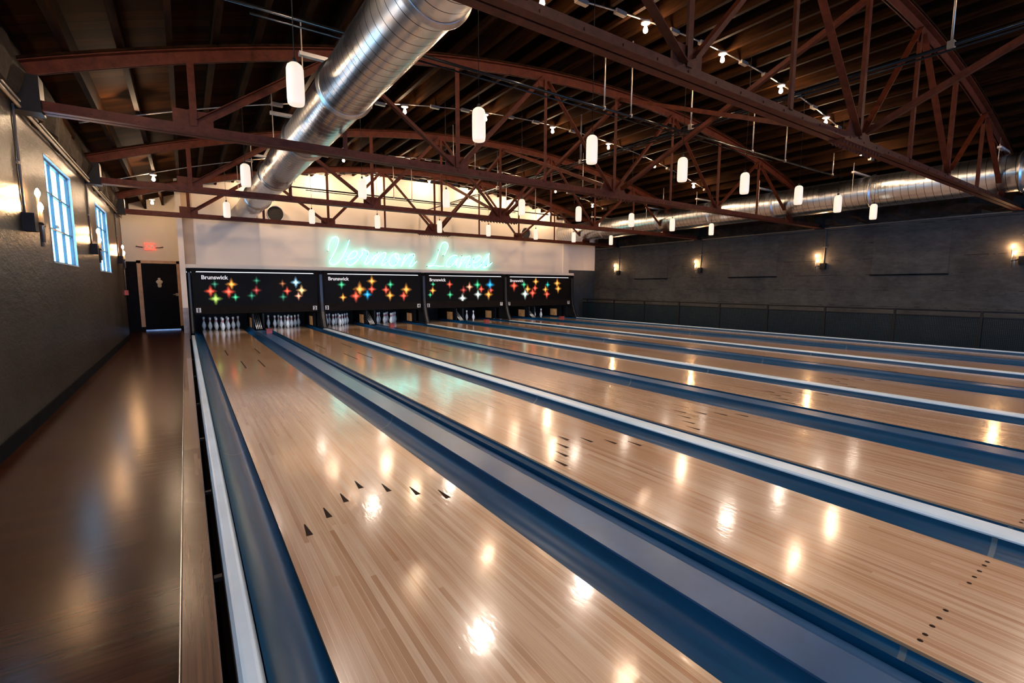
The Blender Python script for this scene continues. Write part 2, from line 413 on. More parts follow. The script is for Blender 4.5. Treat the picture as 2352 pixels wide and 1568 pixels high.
# ------------------------------------------------------------------ windows on the left wall
for i, (y0, y1) in enumerate(WIN_Y):
    fr = MB()
    xo = XL-.065
    for a, c, d, e in ((y0, y1, WZ0, WZ0+.03), (y0, y1, WZ1-.04, WZ1), (y0, y0+.03, WZ0, WZ1), (y1-.03, y1, WZ0, WZ1)): fr.box(xo, xo+.035, a, c, d, e)
    for t in (1/3, 2/3): fr.box(xo, xo+.03, y0+(y1-y0)*t-.012, y0+(y1-y0)*t+.012, WZ0, WZ1)
    for t in (.34, .68): fr.box(xo, xo+.03, y0, y1, WZ0+(WZ1-WZ0)*t-.01, WZ0+(WZ1-WZ0)*t+.01)
    wdw = struct('window_%d' % (i+1), fr, M['steelframe'])
    p = MB(); p.box(xo-.012, xo-.004, y0, y1, WZ0, WZ1); p.build('pane', M['pane'], wdw)
    r = MB(); r.box(xo, XL+.002, y0-.0, y0+.012, WZ0, WZ1); r.box(xo, XL+.002, y1-.012, y1, WZ0, WZ1)
    r.box(xo, XL+.012, y0, y1, WZ0-.0, WZ0+.014); r.box(xo, XL+.004, y0, y1, WZ1-.012, WZ1); r.build('reveal', M['reveal'], wdw)
    l = MB(); l.box(xo+.03, xo+.055, y0+(y1-y0)*.28, y0+(y1-y0)*.36, WZ0+.44, WZ0+.47); l.build('latch', M['steelframe'], wdw)

# bricked-up window patches with a sill line on the right wall
for i, (y0, y1) in enumerate(((5.43, 6.99), (9.5, 11.06), (13.6, 15.15))):
    b = MB(); b.box(XR-.018, XR, y0, y1, 1.66, 2.74)
    o = struct('trim_%d' % (11+i), b, M['patch'])
    s_ = MB(); s_.box(XR-.05, XR, y0-.02, y1+.02, 1.63, 1.655); s_.build('sill', M['bed'], o)

# ------------------------------------------------------------------ door
dr = thing('door_1', None, None, (-.95, YD, 0)); dr['kind'] = 'structure'
b = MB(); b.box(-.43, .43, -.02, .03, .01, 1.985); b.build('door_leaf', M['door'], dr)
b = MB(); b.box(-.53, -.43, -.05, .03, .10, 2.065); b.box(.43, .53, -.05, .03, .10, 2.065); b.box(-.53, .53, -.05, .03, 1.985, 2.07); b.build('door_frame', M['frame_wood'], dr)
b = MB(); b.box(-.55, -.43, -.055, .0, -.02, .10); b.box(.43, .55, -.055, 0, -.02, .10); b.build('plinth', M['blackpaint'], dr)
b = MB(); b.box(-.43, .43, -.04, -.01, -.02, .01); b.build('threshold', M['alu'], dr)
b = MB(); b.box(.36, .44, -.05, -.02, 1.02, 1.10); b.tube([(.40, -.07, 1.06), (.30, -.07, 1.06)], .012); b.build('door_handle', M['gold'], dr)
sg = thing('restroom_sign', 'pale figure plate on the black door at the end of the aisle', 'sign', (-.97, YD-.022, 1.42))
b = MB()
pr = [(0, .145), (.028, .135), (.036, .11), (.024, .085), (.06, .065), (.085, .03), (.07, -.01), (.045, -.03), (.05, -.09), (.035, -.14), (0, -.145)]
pts = pr + [(-x, z) for x, z in reversed(pr[1:-1])]
b.loft([[(x, -.012, z) for x, z in pts], [(x, -.002, z) for x, z in pts]], smooth=False); b.build('plate', M['gold'], sg)

# ------------------------------------------------------------------ text helper
def text_mesh(name, s, size, mat, parent, loc, bold=0., ext=.002, sx=1., align='LEFT'):
    cu = bpy.data.curves.new(name+'_txt', 'FONT'); cu.body = s; cu.size = size; cu.extrude = ext; cu.offset = bold; cu.align_x = align
    to = bpy.data.objects.new('tmp_txt', cu); COL.objects.link(to)
    bpy.context.view_layer.update()
    me = bpy.data.meshes.new_from_object(to.evaluated_get(bpy.context.evaluated_depsgraph_get()))
    bpy.data.objects.remove(to)
    for v in me.vertices:
        x, y, z = v.co; v.co = (x*sx, -z, y)
    me.materials.clear(); me.materials.append(mat)
    o = bpy.data.objects.new(name, me); COL.objects.link(o); o.parent = parent; o.location = loc
    return o

# exit sign
ex = thing('exit_sign', 'red lit exit sign on the white wall above the black door', 'exit sign', (-1.13, YD-.03, 2.48))
b = MB(); b.box(-.135, .135, -.03, .03, -.10, .10); b.build('housing', M['exit'], ex)
text_mesh('lettering', 'EXIT', .17, M['exit_letter'], ex, (0, -.033, -.062), .003, align='CENTER')
b = MB(); b.tube([(-.14, -.01, -.03), (-.26, -.01, -.02), (-.33, -.01, .0)], .011); b.tube([(.14, -.01, -.03), (.24, -.01, -.02), (.32, -.01, .0)], .011); b.build('side_bracket', M['black_iron'], ex)

# red alarm box and its pipe at the wall corner
fa = thing('alarm_pull_box', 'small red alarm box at the end of a pipe on the left wall corner', 'alarm box', (XL+.03, 16.9, 1.15))
b = MB(); b.box(-.03, .04, -.05, .05, -.06, .06); b.build('box', M['redbox'], fa)
b = MB(); b.tube([(0, 0, .06), (0, 0, .95)], .012); b.build('riser_pipe', M['wallconduit'], fa)

# ------------------------------------------------------------------ lanes
NAMES = [None]*8
YA0, YA1 = -.1, 19.15
for li in range(8):
    b = MB(); b.box(0, W, YA0, YA1, -.115, 0)
    def mark(x0, y0, w0, w1, ln):
        b.quad([(x0-w0/2, y0, .0008), (x0+w0/2, y0, .0008), (x0+w1/2, y0+ln, .0008), (x0-w1/2, y0+ln, .0008)], 1)
    bd = lambda n: (n-.5)*W/39
    for i in range(7):
        mark(bd(5*(i+1)), 4.26+(3-abs(i-3))*.149, .034, .006, .145)
    for n in (3, 5, 8, 11, 14, 26, 29, 32, 35, 37):
        c = [(bd(n)+.0095*math.cos(t), 2.184+.0095*math.sin(t), .0008) for t in [2*PI*j/12 for j in range(12)]]
        b.quad(c, 1)
    for n, f in ((15, 34), (25, 34), (10, 40), (30, 40)): mark(bd(n), f*.3048, .02, .02, .914)
    o = b.build('bowling_lane', [M['lane'], M['mark']], loc=(LX[li], 0, 0))
    tag(o, 'maple bowling lane %d, %s from the left wall' % (li+1, ORD[li]), 'bowling lane', 'maple bowling lanes')

# gutters: a half-round trough, the side against the lane lower than the outer lip
def gutter(x0, x1, z0, z1, label):
    b = MB(); n = 14; pf = []
    for i in range(n+1):
        t = PI*i/n; s = i/n
        x = x0+(x1-x0)*(.5-.5*math.cos(t)); z = -.078*math.sin(t)**.8+(z0*(1-s)+z1*s)
        pf.append((x, z))
    yy = [YA0, 2.2, 2.205, 5.3, 5.305, 9.0, 9.005, 13, 16.6, YA1]
    b.loft([[(x, y, z) for x, z in pf] for y in yy], closed=False, cap=False)
    b.loft([[(x, y, z-.01) for x, z in pf] for y in yy], closed=False, cap=False)
    # joint straps
    for yj in (2.2, 6.1, 10.0, 13.9):
        b.loft([[(x, yj, z+.0015) for x, z in pf], [(x, yj+.022, z+.0015) for x, z in pf]], closed=False, cap=False, mi=1)
    o = b.build('lane_gutter', [M['gutter'], M['seam']])
    tag(o, label, 'gutter', 'gutters beside the lanes')
for li in range(8):
    a = LX[li]; left_is_cap = li % 2 == 1
    gutter(a-.003, a-.20, -.012, .058 if left_is_cap else .03, 'dark blue gutter along the left edge of lane %d' % (li+1))
    gutter(a+W+.003, a+W+.20, -.012, .03 if left_is_cap else .058, 'dark blue gutter along the right edge of lane %d' % (li+1))

def ext_profile(name, pf, y0, y1, mats, loc=(0,0,0), smooth=False):
    b = MB(); b.loft([[(x, y0, z) for x, z in pf], [(x, y1, z) for x, z in pf]], smooth=smooth)
    return b
# broad grey cappings over the ball tracks
for k in range(4):
    c = LX[2*k]+W
    b = ext_profile('x', [(.204, -.10), (.204, .058), (.205, .066), (.40, .067), (.43, .055), (.508, .030), (.515, .02), (.515, -.10)], 0, 16.95, None)
    o = b.build('ball_track_capping', M['cap_grey'], loc=(c, 0, 0))
    tag(o, 'wide blue-grey capping over the ball track between lanes %d and %d' % (2*k+1, 2*k+2), 'capping', 'grey ball track cappings')
    r = MB(); r.box(-.065, .065, -.07, .07, 0, .13); r.box(-.075, .075, -.08, .08, .115, .13)
    o = r.build('red_box', M['redbox'], loc=(c+.39, 15.85, .068))
    tag(o, 'small red box on the capping in front of the pins between lanes %d and %d' % (2*k+1, 2*k+2), 'box', 'red boxes on the cappings')
# narrow white dividers between the pairs
def divider(x0, x1, label, z=.052, y1=16.82):
    h = (x1-x0)/2
    b = ext_profile('x', [(-h, -.10), (-h, z-.014), (-h+.012, z-.003), (-h*.4, z), (h*.4, z), (h-.012, z-.003), (h, z-.014), (h, -.10)], 0, y1, None)
    o = b.build('divider_rail', M['cap_white'], loc=((x0+x1)/2, 0, 0))
    for yj in (2.35, 5.4, 8.4, 11.5, 14.6): pass
    tag(o, label, 'divider', 'white divider rails')
divider(-.278, -.203, 'narrow white rail along the left gutter of lane 1', .03)
for k in range(3):
    a = LX[2*k+1]+W+.203; c = LX[2*k+2]-.203
    divider(a, c, 'white divider rail between lanes %d and %d' % (2*k+2, 2*k+3))
divider(LX[7]+W+.203, LX[7]+W+.30, 'white rail along the right gutter of lane 8, farthest rail')
# dark wood ledge beside the aisle
b = ext_profile('x', [(-.434, -.28), (-.434, .055), (-.43, .06), (-.326, .06), (-.322, .055), (-.322, -.28)], -.1, YM-.055, None)
o = b.build('wood_ledge', M['ledge']); tag(o, 'dark wood ledge between the aisle and lane 1', 'ledge')
t_ = MB(); t_.box(-.438, -.4345, -.1, YM-.06, .045, .058); t_.build('edge_strip', M['alu'], o)
for yj in (1.95, 2.6, 3.3, 4.1, 5.2, 6.5, 8.0, 10.0, 12.0):
    q = MB(); q.box(-.317, -.285, yj, yj+.03, -.02, .0); q.build('bracket', M['black_iron'], o)

# ------------------------------------------------------------------ pins
PIN = [(0.0, 0), (.0258, 0), (.0286, .006), (.0300, .02), (.0360, .04), (.0452, .057), (.0534, .080), (.0572, .1143), (.0560, .135), (.0495, .165), (.0410, .19), (.0313, .22),
       (.0262, .24), (.0232, .255), (.0235, .275), (.0250, .2975), (.0290, .325), (.0322, .343), (.0310, .360), (.0240, .374), (.0120, .380), (0, .381)]
def pmf(i):
    z = (PIN[i][1]+PIN[i+1][1])/2
    if z < .012: return 2
    return 1 if .24 < z < .262 or .275 < z < .295 else 0
pin_mb = MB(); pin_mb.lathe(PIN, k=18, mfun=pmf)
pin0 = None
ROWS = [('head pin', 0, 0), ('second-row left pin', 1, -1), ('second-row right pin', 1, 1), ('third-row left pin', 2, -2), ('third-row middle pin', 2, 0), ('third-row right pin', 2, 2),
        ('back-row left corner pin', 3, -3), ('back-row left inner pin', 3, -1), ('back-row right inner pin', 3, 1), ('back-row right corner pin', 3, 3)]
MISSING = {5: range(10), 6: range(2, 10), 7: (0, 2, 4, 5, 6, 7, 8, 9), 8: range(2, 10)}
for li in range(8):
    for i, (nm, r, c) in enumerate(ROWS):
        if i in MISSING.get(li+1, ()): continue
        loc = (LC[li]+c*.1524, 18.288+r*.264, .0005)
        if pin0 is None: pin0 = o = pin_mb.build('bowling_pin', [M['pin'], M['pin_red'], M['pin_base']], loc=loc)
        else: o = pin0.copy(); COL.objects.link(o); o.location = loc
        tag(o, 'white bowling pin, %s on the %s lane from the left wall' % (nm, ORD[li]), 'bowling pin', 'bowling pins on lane %d' % (li+1))

# ------------------------------------------------------------------ pinsetter surrounds
b = MB(); b.box(-.30, 13.36, 19.35, 19.45, -.4, 1.72); struct('wall_pit', b, M['blackpaint'])
b = MB(); b.box(13.30, 13.40, YM+.05, 19.45, -.4, 1.80); struct('wall_pit_side', b, M['blackpaint'])
b = MB(); b.box(-.30, 13.36, YM+.25, 19.4, .62, .66); struct('ceiling_pit', b, M['blackpaint'])
for li in range(8):
    for sd, nm in ((-1, 'left'), (1, 'right')):
        x = LC[li]+sd*(W/2+(.225 if (sd == 1) == (li % 2 == 0) else .19))
        b = MB(); b.box(x-.02, x+.02, 17.75, 19.3, .065, .50)
        o = b.build('kickback_board', M['blackpaint'])
        if sd == 1:
            q = MB(); q.box(x-.028, x-.0205, 18.05, 18.5, .07, .36); q.build('wood_facing', M['kick'], o)
        tag(o, 'kickback side board at the %s of the pin deck on lane %d' % (nm, li+1), 'kickback', 'kickback boards beside the pin decks')
for k in range(4):
    c = LX[2*k]+W+.36
    t = thing('ball_lift', 'metal ball lift rods between the pin decks of lanes %d and %d' % (2*k+1, 2*k+2), 'ball lift', (c, 18.0, 0), 'ball lifts behind the cappings')
    for i in range(4):
        b = MB(); b.tube([(-.07+i*.045, -.4, .05), (-.09+i*.05, .3, .5)], .011, 6); b.build('rod', M['conduit'], t)
    b = MB(); b.box(-.10, .10, .25, .5, -.05, .45); b.build('housing', M['bed'], t)

# ------------------------------------------------------------------ masking units
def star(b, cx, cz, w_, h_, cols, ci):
    """printed four-pointed starburst with its glow painted in: bright centre, spikes fading out"""
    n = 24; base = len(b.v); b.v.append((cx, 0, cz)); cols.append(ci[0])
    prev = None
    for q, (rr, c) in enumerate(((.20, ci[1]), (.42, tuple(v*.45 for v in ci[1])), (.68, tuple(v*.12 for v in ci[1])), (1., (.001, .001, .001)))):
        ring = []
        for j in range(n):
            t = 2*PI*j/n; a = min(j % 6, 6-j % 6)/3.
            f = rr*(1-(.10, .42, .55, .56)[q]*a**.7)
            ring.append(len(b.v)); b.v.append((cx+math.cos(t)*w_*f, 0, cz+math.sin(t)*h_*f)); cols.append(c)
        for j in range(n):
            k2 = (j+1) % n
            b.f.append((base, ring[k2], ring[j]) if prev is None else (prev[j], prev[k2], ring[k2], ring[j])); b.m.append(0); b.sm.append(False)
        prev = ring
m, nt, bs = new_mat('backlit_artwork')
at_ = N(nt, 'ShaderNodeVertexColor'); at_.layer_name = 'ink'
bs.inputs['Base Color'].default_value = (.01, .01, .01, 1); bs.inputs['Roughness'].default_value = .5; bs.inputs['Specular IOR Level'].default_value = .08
nt.links.new(at_.outputs[0], bs.inputs['Emission Color']); bs.inputs['Emission Strength'].default_value = E_STAR  # printed stars made to glow, falloff painted in vertex colours
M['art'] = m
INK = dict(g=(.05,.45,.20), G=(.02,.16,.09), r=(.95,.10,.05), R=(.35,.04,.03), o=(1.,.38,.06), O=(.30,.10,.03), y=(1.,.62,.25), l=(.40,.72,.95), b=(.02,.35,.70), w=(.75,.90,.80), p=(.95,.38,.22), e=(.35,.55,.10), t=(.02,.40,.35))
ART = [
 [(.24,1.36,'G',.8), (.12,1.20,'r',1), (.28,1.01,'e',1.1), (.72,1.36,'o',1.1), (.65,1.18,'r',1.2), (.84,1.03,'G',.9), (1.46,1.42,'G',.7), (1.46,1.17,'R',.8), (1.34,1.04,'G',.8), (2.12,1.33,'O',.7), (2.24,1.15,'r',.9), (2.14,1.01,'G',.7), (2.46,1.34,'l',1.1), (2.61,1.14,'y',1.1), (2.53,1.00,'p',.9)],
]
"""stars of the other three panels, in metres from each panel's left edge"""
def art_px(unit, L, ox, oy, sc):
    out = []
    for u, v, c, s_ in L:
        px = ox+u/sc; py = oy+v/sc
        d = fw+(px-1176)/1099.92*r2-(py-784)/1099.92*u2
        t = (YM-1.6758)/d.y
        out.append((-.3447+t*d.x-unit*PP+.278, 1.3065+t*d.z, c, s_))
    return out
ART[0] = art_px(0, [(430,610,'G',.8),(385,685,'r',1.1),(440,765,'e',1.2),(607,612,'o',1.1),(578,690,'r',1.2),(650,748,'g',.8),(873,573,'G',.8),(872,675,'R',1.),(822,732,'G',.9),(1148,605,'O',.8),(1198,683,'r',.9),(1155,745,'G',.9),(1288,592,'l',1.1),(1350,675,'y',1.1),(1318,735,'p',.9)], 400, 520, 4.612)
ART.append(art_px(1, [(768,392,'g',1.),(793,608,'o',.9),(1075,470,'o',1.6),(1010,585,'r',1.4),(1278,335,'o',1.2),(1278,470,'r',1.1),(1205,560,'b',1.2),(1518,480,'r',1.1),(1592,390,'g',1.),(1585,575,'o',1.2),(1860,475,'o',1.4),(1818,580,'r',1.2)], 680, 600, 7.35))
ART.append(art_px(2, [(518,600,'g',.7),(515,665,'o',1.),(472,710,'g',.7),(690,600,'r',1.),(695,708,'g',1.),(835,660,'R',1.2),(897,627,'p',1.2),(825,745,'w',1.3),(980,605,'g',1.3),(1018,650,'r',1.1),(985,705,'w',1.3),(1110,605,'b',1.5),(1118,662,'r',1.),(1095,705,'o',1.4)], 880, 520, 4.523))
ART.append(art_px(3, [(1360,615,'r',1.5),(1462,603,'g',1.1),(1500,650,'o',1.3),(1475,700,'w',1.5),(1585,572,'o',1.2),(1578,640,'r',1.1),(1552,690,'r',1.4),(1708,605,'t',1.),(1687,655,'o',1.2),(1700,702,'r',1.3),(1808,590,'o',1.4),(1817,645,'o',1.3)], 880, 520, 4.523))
for k in range(4):
    X0 = -.278+k*PP
    t = thing('masking_unit', 'black masking unit with star pattern above the pins of lanes %d and %d' % (2*k+1, 2*k+2), 'masking unit', (X0, YM, 0), 'masking units over the pin decks')
    b = MB(); b.box(.10, PP-.10, 0, .06, .58, 1.70); b.build('panel', M['masking'], t)
    b = MB(); b.box(.10, PP-.10, -.03, 0, .56, .80)
    o = b.build('lower_band', M['mask_low'], t); o.location = (0, 0, 0)
    b = MB(); b.box(.09, PP-.09, -.02, .14, 1.745, 1.80); b.box(.09, PP-.09, .0, .10, 1.70, 1.745); b.build('top_rail', M['blackpaint'], t)
    b = MB(); b.box(.16, PP-.16, -.012, .01, 1.690, 1.712); b.build('light_strip', M['rail_lit'], t)
    b = MB()
    for s_ in (0, 1):       # rounded upper corners
        xx = .10 if s_ == 0 else PP-.10; q = 1 if s_ == 0 else -1
        b.loft([[(xx-q*.008, y, 1.745), (xx+q*.14, y, 1.745), (xx+q*.02, y, 1.60), (xx-q*.008, y, 1.60)] for y in (-.015, .08)], smooth=False)
    b.build('corner_bracket', M['mask_low'], t)
    lx = .31 if k == 0 else .22
    text_mesh('maker_lettering', 'Brunswick', .148, M['letter'], t, (lx, -.004, 1.505), .0035)
    for n, xx, zz in ((2*k+1, .205 if k == 0 else .145, .665), (2*k+2, PP-.205, .665)):
        b = MB(); b.box(-.055, .055, -.045, -.030, -.062, .062)
        pl = b.build('number_plate', M['plate'], t); pl.location = (xx, 0, zz)
        text_mesh('digit', str(n), .135, M['digit'], pl, (0, -.048, -.048), .006, .001, align='CENTER')
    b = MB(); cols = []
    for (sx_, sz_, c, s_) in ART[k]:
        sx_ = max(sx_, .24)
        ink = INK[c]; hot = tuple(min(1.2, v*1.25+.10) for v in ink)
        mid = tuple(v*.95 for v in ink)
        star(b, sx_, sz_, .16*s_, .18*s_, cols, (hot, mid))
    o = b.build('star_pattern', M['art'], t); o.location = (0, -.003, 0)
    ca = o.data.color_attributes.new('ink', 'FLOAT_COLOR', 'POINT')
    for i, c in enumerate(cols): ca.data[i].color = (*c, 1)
    ld = bpy.data.lights.new('pin_deck_light', 'AREA'); ld.shape = 'RECTANGLE'; ld.size = 2.6; ld.size_y = .06; ld.energy = 7; ld.color = (.80, .88, 1)
    lo = bpy.data.objects.new('pin_deck_light', ld); COL.objects.link(lo); lo.parent = t; lo.location = (PP/2, .16, .60); lo.rotation_euler = (math.radians(38), 0, 0)
# curtain walls: posts between and beside the units, front edge sweeping forward at the foot
def post(x, label, wdt=.12, z1=1.78):
    pf = [(.05, z1), (-.02, z1-.1), (-.03, 1.2), (-.05, .85), (-.10, .55), (-.18, .32), (-.29, .12), (-.33, .07)]
    b = MB(); h = wdt/2
    rings = [[(x-h, YM+a, z), (x+h, YM+a, z), (x+h, YM+.30, z), (x-h, YM+.30, z)] for a, z in pf]
    b.loft(rings, smooth=False)
    o = b.build('masking_post', M['blackpaint']); tag(o, label, 'post', 'posts between the masking units')
    e = MB(); e.loft([[(x-h*.45, YM+a-.012, z), (x+h*.45, YM+a-.012, z), (x+h*.45, YM+a+.005, z), (x-h*.45, YM+a+.005, z)] for a, z in pf[1:]], smooth=False)
    e.build('edge_trim', simple('post_edge', (.03,.034,.04), .35), o)
post(-.235, 'black curved post at the left end of the masking, beside lane 1', .085)
for k in range(1, 4): post(-.278+k*PP, 'black curved post between lanes %d and %d masking' % (2*k, 2*k+1), .17)
post(-.278+4*PP-.02, 'black curved post at the right end of the masking, beside lane 8', .13)

# ------------------------------------------------------------------ neon sign
def px_wall(u, v, Y, ox=720., oy=520., sc=5.345):
    px = ox+u/sc; py = oy+v/sc
    d = fw+(px-1176)/1099.92*r2-(py-784)/1099.92*u2; t = (Y-1.6758)/d.y
    return Vector((-.3447+t*d.x, Y, 1.3065+t*d.z))
def catmull(P, n=6):
    P = [P[0]]+P+[P[-1]]; out = []
    for i in range(1, len(P)-2):
        for j in range(n):
            t = j/n; a, b_, c, d = P[i-1], P[i], P[i+1], P[i+2]
            out.append(tuple(.5*((2*b_[q])+(-a[q]+c[q])*t+(2*a[q]-5*b_[q]+4*c[q]-d[q])*t*t+(-a[q]+3*b_[q]-3*c[q]+d[q])*t**3) for q in (0, 1)))
    out.append(P[-2]); return out
WORDS = [('Vernon', [
  ('V', [(180,298),(193,215),(225,150),(265,125),(300,140),(308,180),(285,260),(250,330),(215,390),(198,435),(213,462),(248,470),(290,455),(335,405),(378,330),(415,245),(438,165)]),
  ('e', [(422,408),(480,395),(525,358),(535,315),(500,300),(455,335),(418,385),(405,435),(425,468),(465,473),(510,445),(560,390)]),
  ('r', [(560,390),(590,345),(605,310),(598,288),(615,280),(640,296),(675,308),(676,340),(658,385),(640,425),(628,455),(650,465),(690,430),(735,380),(770,340)]),
  ('n', [(795,318),(775,365),(750,420),(725,472),(765,415),(815,355),(865,322),(890,328),(880,365),(852,420),(835,468),(855,478),(905,428)]),
  ('o', [(1015,330),(985,338),(945,380),(928,430),(943,475),(985,487),(1025,452),(1050,400),(1045,352),(1018,330),(1005,360),(1030,400),(1075,395)]),
  ('n', [(1138,335),(1115,390),(1095,440),(1078,490),(1120,425),(1175,362),(1222,336),(1242,352),(1225,400),(1195,450),(1180,487),(1210,487),(1252,442),(1268,425)])]),
 ('Lanes', [
  ('L', [(1603,358),(1632,300),(1652,245),(1642,205),(1605,193),(1570,225),(1545,290),(1525,360),(1500,425),(1470,468),(1438,487),(1405,488)]),
  ('L', [(1405,488),(1450,478),(1500,480),(1550,488),(1603,486)]),
  ('a', [(1765,362),(1722,355),(1672,385),(1637,430),(1630,475),(1655,497),(1697,478),(1742,430),(1775,390),(1760,430),(1748,470),(1760,485)]),
  ('n', [(1835,360),(1815,415),(1795,465),(1783,505),(1825,440),(1878,380),(1920,362),(1925,388),(1900,440),(1872,492),(1895,503),(1935,462)]),
  ('e', [(1962,448),(2010,432),(2050,398),(2055,368),(2025,360),(1982,400),(1955,450),(1962,495),(1992,512),(2035,492),(2078,450)]),
  ('s', [(2078,450),(2120,395),(2148,350),(2157,330),(2150,380),(2150,430),(2135,480),(2108,508),(2082,498),(2110,498),(2160,478),(2192,442)])])]
for wi, (wd, letters) in enumerate(WORDS):
    t = thing('neon_sign', 'turquoise neon script reading %s on the white end wall' % wd, 'neon sign', (0, 0, 0), 'neon script words')
    for ch, st in letters:
        b = MB(); pts = [px_wall(u, v, YW-.10) for u, v in catmull(st, 5)]
        b.tube(pts, .0115, 6)
        o = b.build('letter_tube', M['neon'], t)
        for q in (0, len(st)//2, len(st)-1):
            c = MB(); P = px_wall(*st[q], YW-.10); c.tube([(P.x, P.y+.012, P.z), (P.x, YW, P.z)], .010, 6)
            c.build('tube_support', M['black_iron'], t)

# ------------------------------------------------------------------ trusses
YT = [4.3, 8.3, 12.25, 16.15]
ND = [-.15+1.65*i for i in range(9)]
tr0 = None
def make_truss():
    t = thing('roof_truss', 'x', 'roof truss', (0, 0, 0), 'red-brown steel roof trusses')
    x0, x1 = XL-.02, XR+.02
    b = MB()                                          # bottom chord: two angles back to back
    b.box(x0, x1, -.085, -.010, 2.985, 2.998); b.box(x0, x1, .010, .085, 2.985, 2.998)
    b.box(x0, x1, -.022, -.010, 2.998, 3.095); b.box(x0, x1, .010, .022, 2.998, 3.095)
    for i in range(44):
        x = x0+.2+i*.38
        b.box(x-.012, x+.012, -.03, .03, 3.035, 3.06)
    b.build('bottom_chord', M['rust'], t)
    b = MB(); n = 48; xs = [x0+(x1-x0)*i/n for i in range(n+1)]
    for (ya, yb, za, zb) in ((-.085, -.010, .118, .13), (.010, .085, .118, .13), (-.022, -.010, 0, .118), (.010, .022, 0, .118)):
        b.loft([[(x, ya, S(x, za)), (x, yb, S(x, za)), (x, yb, S(x, zb)), (x, ya, S(x, zb))] for x in xs], smooth=False)
    b.build('top_chord', M['rust'], t)
    b = MB(); b.loft([[(x, -.10, S(x, .131)), (x, .10, S(x, .131)), (x, .10, S(x, .156)), (x, -.10, S(x, .156))] for x in xs], smooth=False)
    b.build('nailer_board', M['joist'], t)
    for i, x in enumerate(ND):
        b = MB(); b.angle((x, -.03, 3.08), (x, -.03, S(x, .02)), .055 if i % 2 else .065); b.build('vertical', M['rust'], t)
    for i in range(0, 9, 2):
        for j in (i-1, i+1):
            if 0 <= j < 9:
                a = (ND[i]+(.05 if j > i else -.05), .0, 3.12); c = (ND[j]+(-.06 if j > i else .06), .0, S(ND[j], .02))
                b = MB(); b.angle(a, c, .075, face=(0, -1, 0)); b.build('diagonal', M['rust'], t)
    for i, x in enumerate(ND):
        b = MB(); z0 = 3.05
        if i % 2 == 0:
            wv, hv = (.36, .27) if i == 4 else (.19, .20)
            sl = .16 if i == 4 else .0
            pf = [(-wv, z0), (wv, z0), (wv-sl, z0+hv), (-wv+sl, z0+hv)]
            b.loft([[(x+a, y, z) for a, z in pf] for y in (-.009, .009)], smooth=False)
            if i == 4:
                b.box(x-.55, x+.55, -.085, .085, 2.968, 2.985)
                for q in range(12): b.lathe([(.0, -.03), (.014, -.03), (.014, 0)], (x-.5+q*.09, .05, 2.968), 6); b.lathe([(0, -.03), (.014, -.03), (.014, 0)], (x-.5+q*.09, -.05, 2.968), 6)
        else:
            z = S(x)
            b.loft([[(x+a, y, z+c) for a, c in ((-.16, .06), (.16, .06), (.12, -.10), (-.12, -.10))] for y in (-.009, .009)], smooth=False)
        b.build('gusset_plate', M['rust'], t)
    for xa in (XL, XR-.20):
        b = MB(); b.box(xa, xa+.20, -.10, .10, 2.96, 3.30); b.build('bearing_block', M['black_iron'], t)
    return t
tr = make_truss()
TL = ['nearest to the photographer', 'second from the photographer', 'third from the photographer', 'nearest to the neon sign wall']
for i, y in enumerate(YT):
    lab = 'arched red-brown steel roof truss, ' + TL[i]
    if i == 0: tr.location = (0, y, 0); tr['label'] = lab
    else: dup(tr, (0, y, 0), lab)
# sway braces between neighbouring trusses
for i in range(3):
    b = MB(); xx = 6.5
    b.angle((xx, YT[i]+.05, 3.16), (xx, YT[i+1]-.05, S(xx, -.02)), .06, face=(1, 0, 0))
    o = b.build('sway_brace', M['rust']); tag(o, 'steel sway brace rising from the %s truss to the one behind it' % ORD[i], 'brace', 'sway braces')
    b = MB(); b.angle((xx+.1, YT[i+1]-.05, 3.16), (xx+.1, YT[i]+.05, S(xx, -.02)), .06, face=(1, 0, 0))
    o = b.build('sway_brace', M['rust']); tag(o, 'steel sway brace falling from the %s truss to the one behind it' % ORD[i], 'brace', 'sway braces')
b = MB(); b.angle((6.5, YT[0]-.05, 3.16), (6.5, .6, S(6.5, -.02)), .06, face=(1, 0, 0))
o = b.build('sway_brace', M['rust']); tag(o, 'steel sway brace rising from the nearest truss toward the photographer', 'brace', 'sway braces')
b = MB(); b.angle((6.55, YT[3]+.05, 3.16), (6.55, YW-.02, 3.9), .055, face=(1, 0, 0))
o = b.build('sway_brace', M['rust']); tag(o, 'short steel brace from the farthest truss to the white wall', 'brace', 'sway braces')

# ------------------------------------------------------------------ ducts
def duct(cx, cz, R, joints, label):
    t = thing('spiral_duct', label, 'air duct', (cx, 0, cz), 'spiral air ducts')
    b = MB(); b.lathe([(R, YB+.1), (R, YW)], k=64, axis='y'); b.lathe([(R-.02, YW), (R-.02, YB+.1), (R, YB+.1)], k=64, axis='y'); b.build('duct_tube', M['duct'], t)
    for y in joints:
        b = MB(); b.lathe([(R, -.035), (R+.012, -.03), (R+.012, -.012), (R+.030, -.008), (R+.030, .008), (R+.012, .012), (R+.012, .03), (R, .035)], (0, y, 0), 64, axis='y'); b.build('flange', M['duct_plain'], t)
    for y in [j+.28 for j in joints]:
        b = MB(); b.box(-R-.12, R+.12, -.03, .03, R+.06, R+.10); b.build('hanger_bar', M['unistrut'], t)
        for s_ in (-1, 1):
            xx = s_*(R+.09); top = S(cx+xx, .15)-cz
            q = MB(); q.bar((xx, y, -.05), (xx, y, top), .012, .012, (1, 0, 0)); q.build('hanger_rod', M['conduit'], t)
    for ch in t.children:
        if ch.name.startswith('hanger_bar'): pass
    return t
